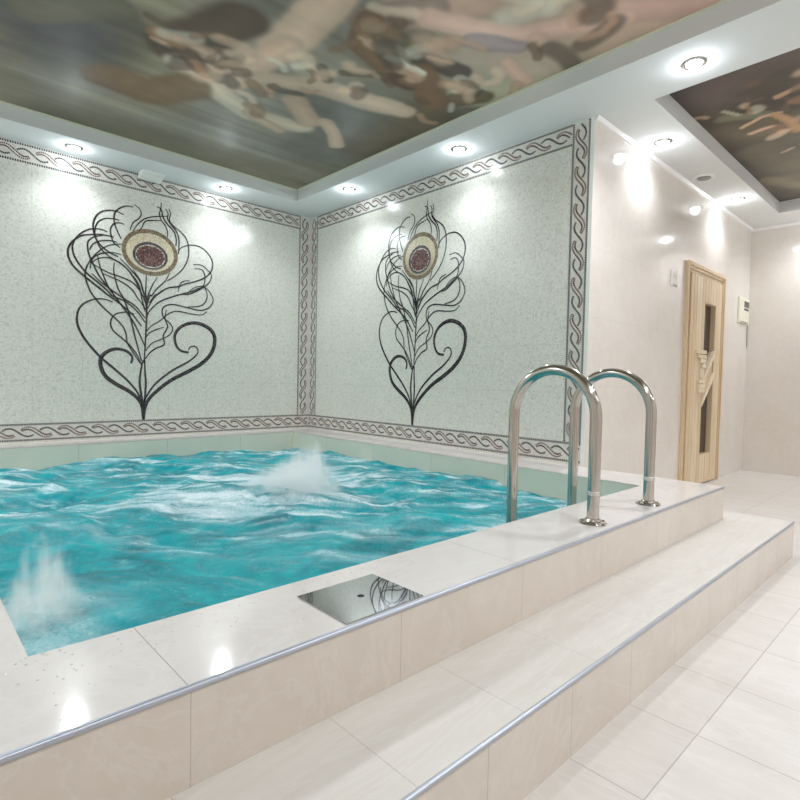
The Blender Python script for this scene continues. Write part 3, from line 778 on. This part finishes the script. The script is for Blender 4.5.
# ------------------------------------------------------------------ skimmer lid
t = thing('skimmer_lid', 'square mirror steel plate set in the near pool deck', 'lid', (0.787, 0.955, ZD))
m = MB(); hx, hy = 0.1125, 0.0925
seg = 24; hole = [(0.0085 * math.cos(2 * math.pi * k / seg), 0.0085 * math.sin(2 * math.pi * k / seg)) for k in range(seg)]
def sq(k):
    a = 2 * math.pi * k / seg; c, s_ = math.cos(a), math.sin(a); q = max(abs(c), abs(s_)); return (hx * c / q, hy * s_ / q)
outer = [sq(k) for k in range(seg)]
V = [(x, y, 0.003) for x, y in hole] + [(x, y, 0.003) for x, y in outer] + [(x, y, 0.0002) for x, y in outer] + [(x, y, 0.0012) for x, y in hole]
F = []
for k in range(seg):
    q = (k + 1) % seg
    F += [(k, q, seg + q, seg + k), (seg + k, seg + q, 2 * seg + q, 2 * seg + k), (3 * seg + k, 3 * seg + q, q, k)]
m.solid(V, F); m.build('plate', M['lid'], t)
m = MB(); m.lathe([(0.0084, 0.0004), (0.0084, 0.0013)], (0, 0, 0), 24); m.build('finger_hole', M['slot'], t)['label'] = 'round black finger hole'

# ------------------------------------------------------------------ sauna door
D = thing('door_1', 'pale pine sauna door with two narrow glass lights', 'door', (0, 0, 0), kind='structure')
yf = YC
m = MB()                                   # moulded casing: stepped profile
cw = 0.085
X0, X1, Z1 = 4.625, 5.565, 1.855
def casing(mb, off, w, y0, y1):
    mb.box(X0 + off, X0 + off + w, y0, y1, 0.0, Z1 - off); mb.box(X1 - off - w, X1 - off, y0, y1, 0.0, Z1 - off); mb.box(X0 + off + w, X1 - off - w, y0, y1, Z1 - off - w, Z1 - off)
casing(m, 0.0, 0.030, yf - 0.024, yf + 0.0); casing(m, 0.030, 0.026, yf - 0.016, yf + 0.0); casing(m, 0.056, 0.024, yf - 0.008, yf + 0.06)
m.build('casing', M['pine_frame'], D, bevel=0.003)
L0, L1, LZ0, LZ1 = X0 + 0.086, X1 - 0.086, 0.012, Z1 - 0.086
G0, G1 = 5.045, 5.315                      # glass slot
SZ0, SZ1 = 0.265, 1.56
leaf = MB(); ylf, ylb = yf - 0.020, yf + 0.045
def plank(x0, x1, z0, z1): leaf.box(x0 + 0.002, x1 - 0.002, ylf + random.uniform(0, 0.0015), ylb, z0, z1, 0, random.random())
edges = [L0 + (G0 - L0) * i / 5 for i in range(6)]
for a, c in zip(edges, edges[1:]): plank(a, c, LZ0, LZ1)
edges = [G1 + (L1 - G1) * i / 2 for i in range(3)]
for a, c in zip(edges, edges[1:]): plank(a, c, LZ0, LZ1)
edges = [G0 + (G1 - G0) * i / 4 for i in range(5)]
for a, c in zip(edges, edges[1:]): plank(a, c, SZ1, LZ1); plank(a, c, LZ0, SZ0)
leaf.build('leaf', M['pine'], D, bevel=0.0025)
m = MB(); m.box(L0 - 0.006, L1 + 0.006, ylb, ylb + 0.006, LZ0, LZ1 + 0.006)
# diagonal panel across the slot, rising to the right
za, zb_ = 0.73, 1.02
dz = 0.23
m = MB(); m.prism([(G0, ylf + 0.012, za - 0.02), (G1, ylf + 0.012, za + dz), (G1, ylf + 0.012, za + dz + 0.20), (G0, ylf + 0.012, za + 0.18)], (0, 0.04, 0))
pan = m.build('diagonal_panel', M['pine'], D)
for zz in (za - 0.03, za + 0.165):
    m = MB(); m.prism([(G0 - 0.03, ylf - 0.012, zz - 0.025), (G1, ylf - 0.012, zz + dz), (G1, ylf - 0.012, zz + dz + 0.045), (G0 - 0.03, ylf - 0.012, zz + 0.02)], (0, 0.03, 0))
    m.build('diagonal_strip', M['pine_light'], pan, bevel=0.003)['label'] = 'light wooden strip'
hnd = MB()
for i in range(4): hnd.box(4.84 + 0.05 * i, G0 + 0.035, ylf - 0.016, ylf + 0.002, 1.125 - i * 0.038, 1.158 - i * 0.038, 0, random.random())
for i in range(3): hnd.box(4.925, G0 + 0.02, ylf - 0.016, ylf + 0.002, 0.80 + i * 0.038, 0.833 + i * 0.038, 0, random.random())
hnd.box(4.955, G0 + 0.012, ylf - 0.010, ylf + 0.002, 0.917, 1.008, 0, 0.9)
hnd.build('handle', M['pine_light'], D, bevel=0.003)['label'] = 'stepped light wood pull handle'
m = MB(); m.box(G0 - 0.01, G1 + 0.01, yf + 0.022, yf + 0.028, za + 0.15, SZ1 + 0.01); m.build('glass', M['glass'], D)['label'] = 'upper smoky glass light'
m = MB(); m.box(G0 - 0.01, G1 + 0.01, yf + 0.022, yf + 0.028, SZ0 - 0.01, za + 0.15); m.build('glass', M['glass'], D)['label'] = 'lower smoky glass light'

# ------------------------------------------------------------------ small fittings on walls and ceiling
t = thing('sauna_controller', 'cream control box with dark display beside the corner', 'controller', (6.17, YC, 1.61))
m = MB(); m.box(-0.155, 0.155, -0.022, 0, -0.125, 0.125); m.build('housing', M['cream'], t, bevel=0.01)
m = MB(); m.box(-0.02, 0.13, -0.025, -0.02, 0.035, 0.095); m.build('display', M['dark'], t, bevel=0.002)
m = MB(); m.box(-0.02, 0.12, -0.025, -0.02, 0.004, 0.024); m.build('button_bar', M['dark'], t, bevel=0.002)
m = MB(); m.box(-0.12, 0.10, -0.025, -0.02, -0.118, -0.108); m.build('lip', M['grey'], t)
m = MB(); m.tube([(6.345, YC - 0.006, 1.48), (6.345, YC - 0.006, 1.36), (6.347, YC - 0.006, 1.26)], 0.0045, 10)
tag(m.build('cable_duct', M['grey'], smooth=True), 'thin grey cable below the control box', 'cable')
t = thing('light_switch', 'small white wall plate left of the sauna door', 'switch', (4.375, YC, 1.675))
m = MB(); m.box(-0.06, 0.06, -0.010, 0, -0.06, 0.06); m.build('plate', M['white'], t, bevel=0.004)
m = MB(); m.box(-0.02, 0.02, -0.017, -0.01, 0.01, 0.05); m.build('rocker', M['white'], t, bevel=0.003)
m = MB(); m.box(-0.03, 0.05, -0.013, -0.008, -0.059, -0.048); m.build('bottom_lip', M['grey'], t)

t = thing('ceiling_vent', 'round white vent in the ceiling between the two downlights above the marble wall', 'vent', (4.547, 1.489, ZC))
m = MB(); m.lathe([(0.075, 0.0), (0.074, -0.010), (0.062, -0.014), (0.056, -0.006), (0.05, -0.002)], (0, 0, 0), 40); m.build('rim', M['white'], t, smooth=True)
m = MB(); m.lathe([(0.046, -0.004), (0.044, -0.016), (0.02, -0.022), (0.004, -0.023)], (0, 0, 0), 36); m.build('disc', M['grey'], t, smooth=True)
t = thing('motion_sensor', 'small white box where ceiling meets the back wall', 'sensor', (1.525, 4.555, ZC))
m = MB(); m.prism([(-0.085, 0.06, 0), (-0.085, -0.06, 0), (-0.085, -0.06, -0.012), (-0.085, 0.045, -0.05), (-0.085, 0.06, -0.05)], (0.17, 0, 0)); m.build('housing', M['white'], t, bevel=0.006)
m = MB(); m.prism([(-0.065, -0.035, -0.0225), (0.065, -0.035, -0.0225), (0.065, 0.035, -0.049), (-0.065, 0.035, -0.049)], (0, -0.002, -0.004)); m.build('lens', M['white'], t)

# ------------------------------------------------------------------ downlights
n = N('lit_lamp_lens'); e = n.node('ShaderNodeEmission'); e.inputs[0].default_value = (0.93, 0.97, 1, 1); e.inputs[1].default_value = LENS
n.t.links.new(e.outputs[0], n.out.inputs[0]); M['lens'] = n.m
def make_lamp():
    t = thing('ceiling_downlight', '', 'downlight', (0, 0, ZC), 'recessed ceiling downlights')
    m = MB(); m.lathe([(0.052, 0.0), (0.0515, -0.006), (0.046, -0.009), (0.039, -0.006), (0.038, -0.002), (0.037, 0.0)], (0, 0, 0), 40); m.build('trim_ring', M['steel'], t, smooth=True)
    m = MB(); m.lathe([(0.0365, -0.003), (0.034, -0.010), (0.022, -0.016), (0.006, -0.018)], (0, 0, 0), 32); m.build('lamp_lens', M['lens'], t, smooth=True)
    return t
def lamp_light(t, k=1.0, tilt=None):
    # k = output of this downlight's beam
    L = bpy.data.lights.new('downlight_beam', 'SPOT'); L.energy = SPOT * k; L.spot_size = math.radians(158); L.spot_blend = 1.0
    L.shadow_soft_size = 0.03; L.color = (0.87, 0.94, 1.0) if t.location.x < 2.9 and t.location.y > 1.2 else (0.93, 0.965, 1.0)
    o = bpy.data.objects.new('downlight_beam', L); COL.objects.link(o); o.parent = t; o.location = (0, 0, -0.035)
    if tilt: o.rotation_euler = tilt
    G = bpy.data.lights.new('downlight_glow', 'POINT'); G.energy = GLOW; G.shadow_soft_size = 0.012; G.color = (0.85, 0.93, 1.0)
    g = bpy.data.objects.new('downlight_glow', G); COL.objects.link(g); g.parent = t; g.location = (0, 0, -0.032)
LAMPS = [
 (0.959, 4.44, 'lit ceiling downlight over the back wall, left of the feather', 0.65),
 (2.089, 4.432, 'lit ceiling downlight over the back wall, right of the feather', 0.65),
 (2.828, 3.686, 'lit ceiling downlight closest to the mosaic corner, over the right feather wall', 0.65),
 (2.869, 2.507, 'lit ceiling downlight over the right feather wall, above the border away from the corner', 0.65),
 (2.917, 1.022, 'lit ceiling downlight on the strip between the two ceiling prints', 1.2),
 (3.716, 1.475, 'lit ceiling downlight by the marble wall, just past the mosaic edge', 0.34),
 (5.27, 1.452, 'lit ceiling downlight by the marble wall, above the sauna door', 0.36),
 (6.13, 0.88, 'lit ceiling downlight outside the frame beside the right wall', 0.9),
 (6.13, -0.6, 'lit ceiling downlight outside the frame at the far end of the right wall', 1.2),
 (2.917, -0.5, 'added fill downlight outside the frame over the open floor', 1.2),  # unseen lamp, added to fill the floor area with light
 (-0.17, 4.43, 'lit ceiling downlight outside the frame over the left end of the back wall', 0.9),
 (1.6, -0.45, 'added fill downlight behind the viewer over the floor', 1.1),  # added behind the camera as general fill for floor and step
 (0.2, -0.45, 'added fill downlight behind the viewer at the left', 1.2),  # another unseen fill lamp, added behind the camera
 (2.3, -1.7, 'added fill downlight behind the viewer near the front wall', 1.5),  # unseen, added to lift the overall light from the rear
 (-0.55, 2.6, 'added fill downlight outside the frame at the left pool edge', 2.2),  # added fill for the pool side, no lamp seen here
 (4.5, -2.15, 'added fill downlight by the front wall outside the frame', 1.8),  # unseen lamp added for fill on the right half of the room
]
lamp0 = make_lamp()
for i, (x, y, lab, k) in enumerate(LAMPS):
    t = lamp0 if i == 0 else copy_tree(lamp0)
    t.location = (x, y, ZC); t['label'] = lab
for i, (t_, L) in enumerate(zip([o for o in COL.objects if o.name.startswith('ceiling_downlight')], LAMPS)):
    k = [q[3] for q in LAMPS if abs(q[0] - t_.location.x) < 1e-4 and abs(q[1] - t_.location.y) < 1e-4][0]
    x, y = t_.location.x, t_.location.y
    a = math.radians(22)
    lamp_light(t_, k, (-a, 0, 0) if y > 4.4 else ((0, a, 0) if 2.7 < x < 2.9 else None))

# ------------------------------------------------------------------ world and view
w = bpy.data.worlds.new('world'); SC.world = w; w.use_nodes = True
w.node_tree.nodes['Background'].inputs[0].default_value = (0.8, 0.85, 0.9, 1); w.node_tree.nodes['Background'].inputs[1].default_value = 0.0
vs = SC.view_settings
vs.view_transform = 'Standard'; vs.look = 'None'; vs.exposure = EXPO; vs.gamma = 1.0; vs.use_curve_mapping = False
SC.cycles.use_denoising = True
SC.cycles.max_bounces = 28; SC.cycles.diffuse_bounces = 8; SC.cycles.glossy_bounces = 5; SC.cycles.transmission_bounces = 6; SC.cycles.volume_bounces = 24
SC.cycles.sample_clamp_indirect = 6.0
SC.cycles.caustics_reflective = False; SC.cycles.caustics_refractive = False
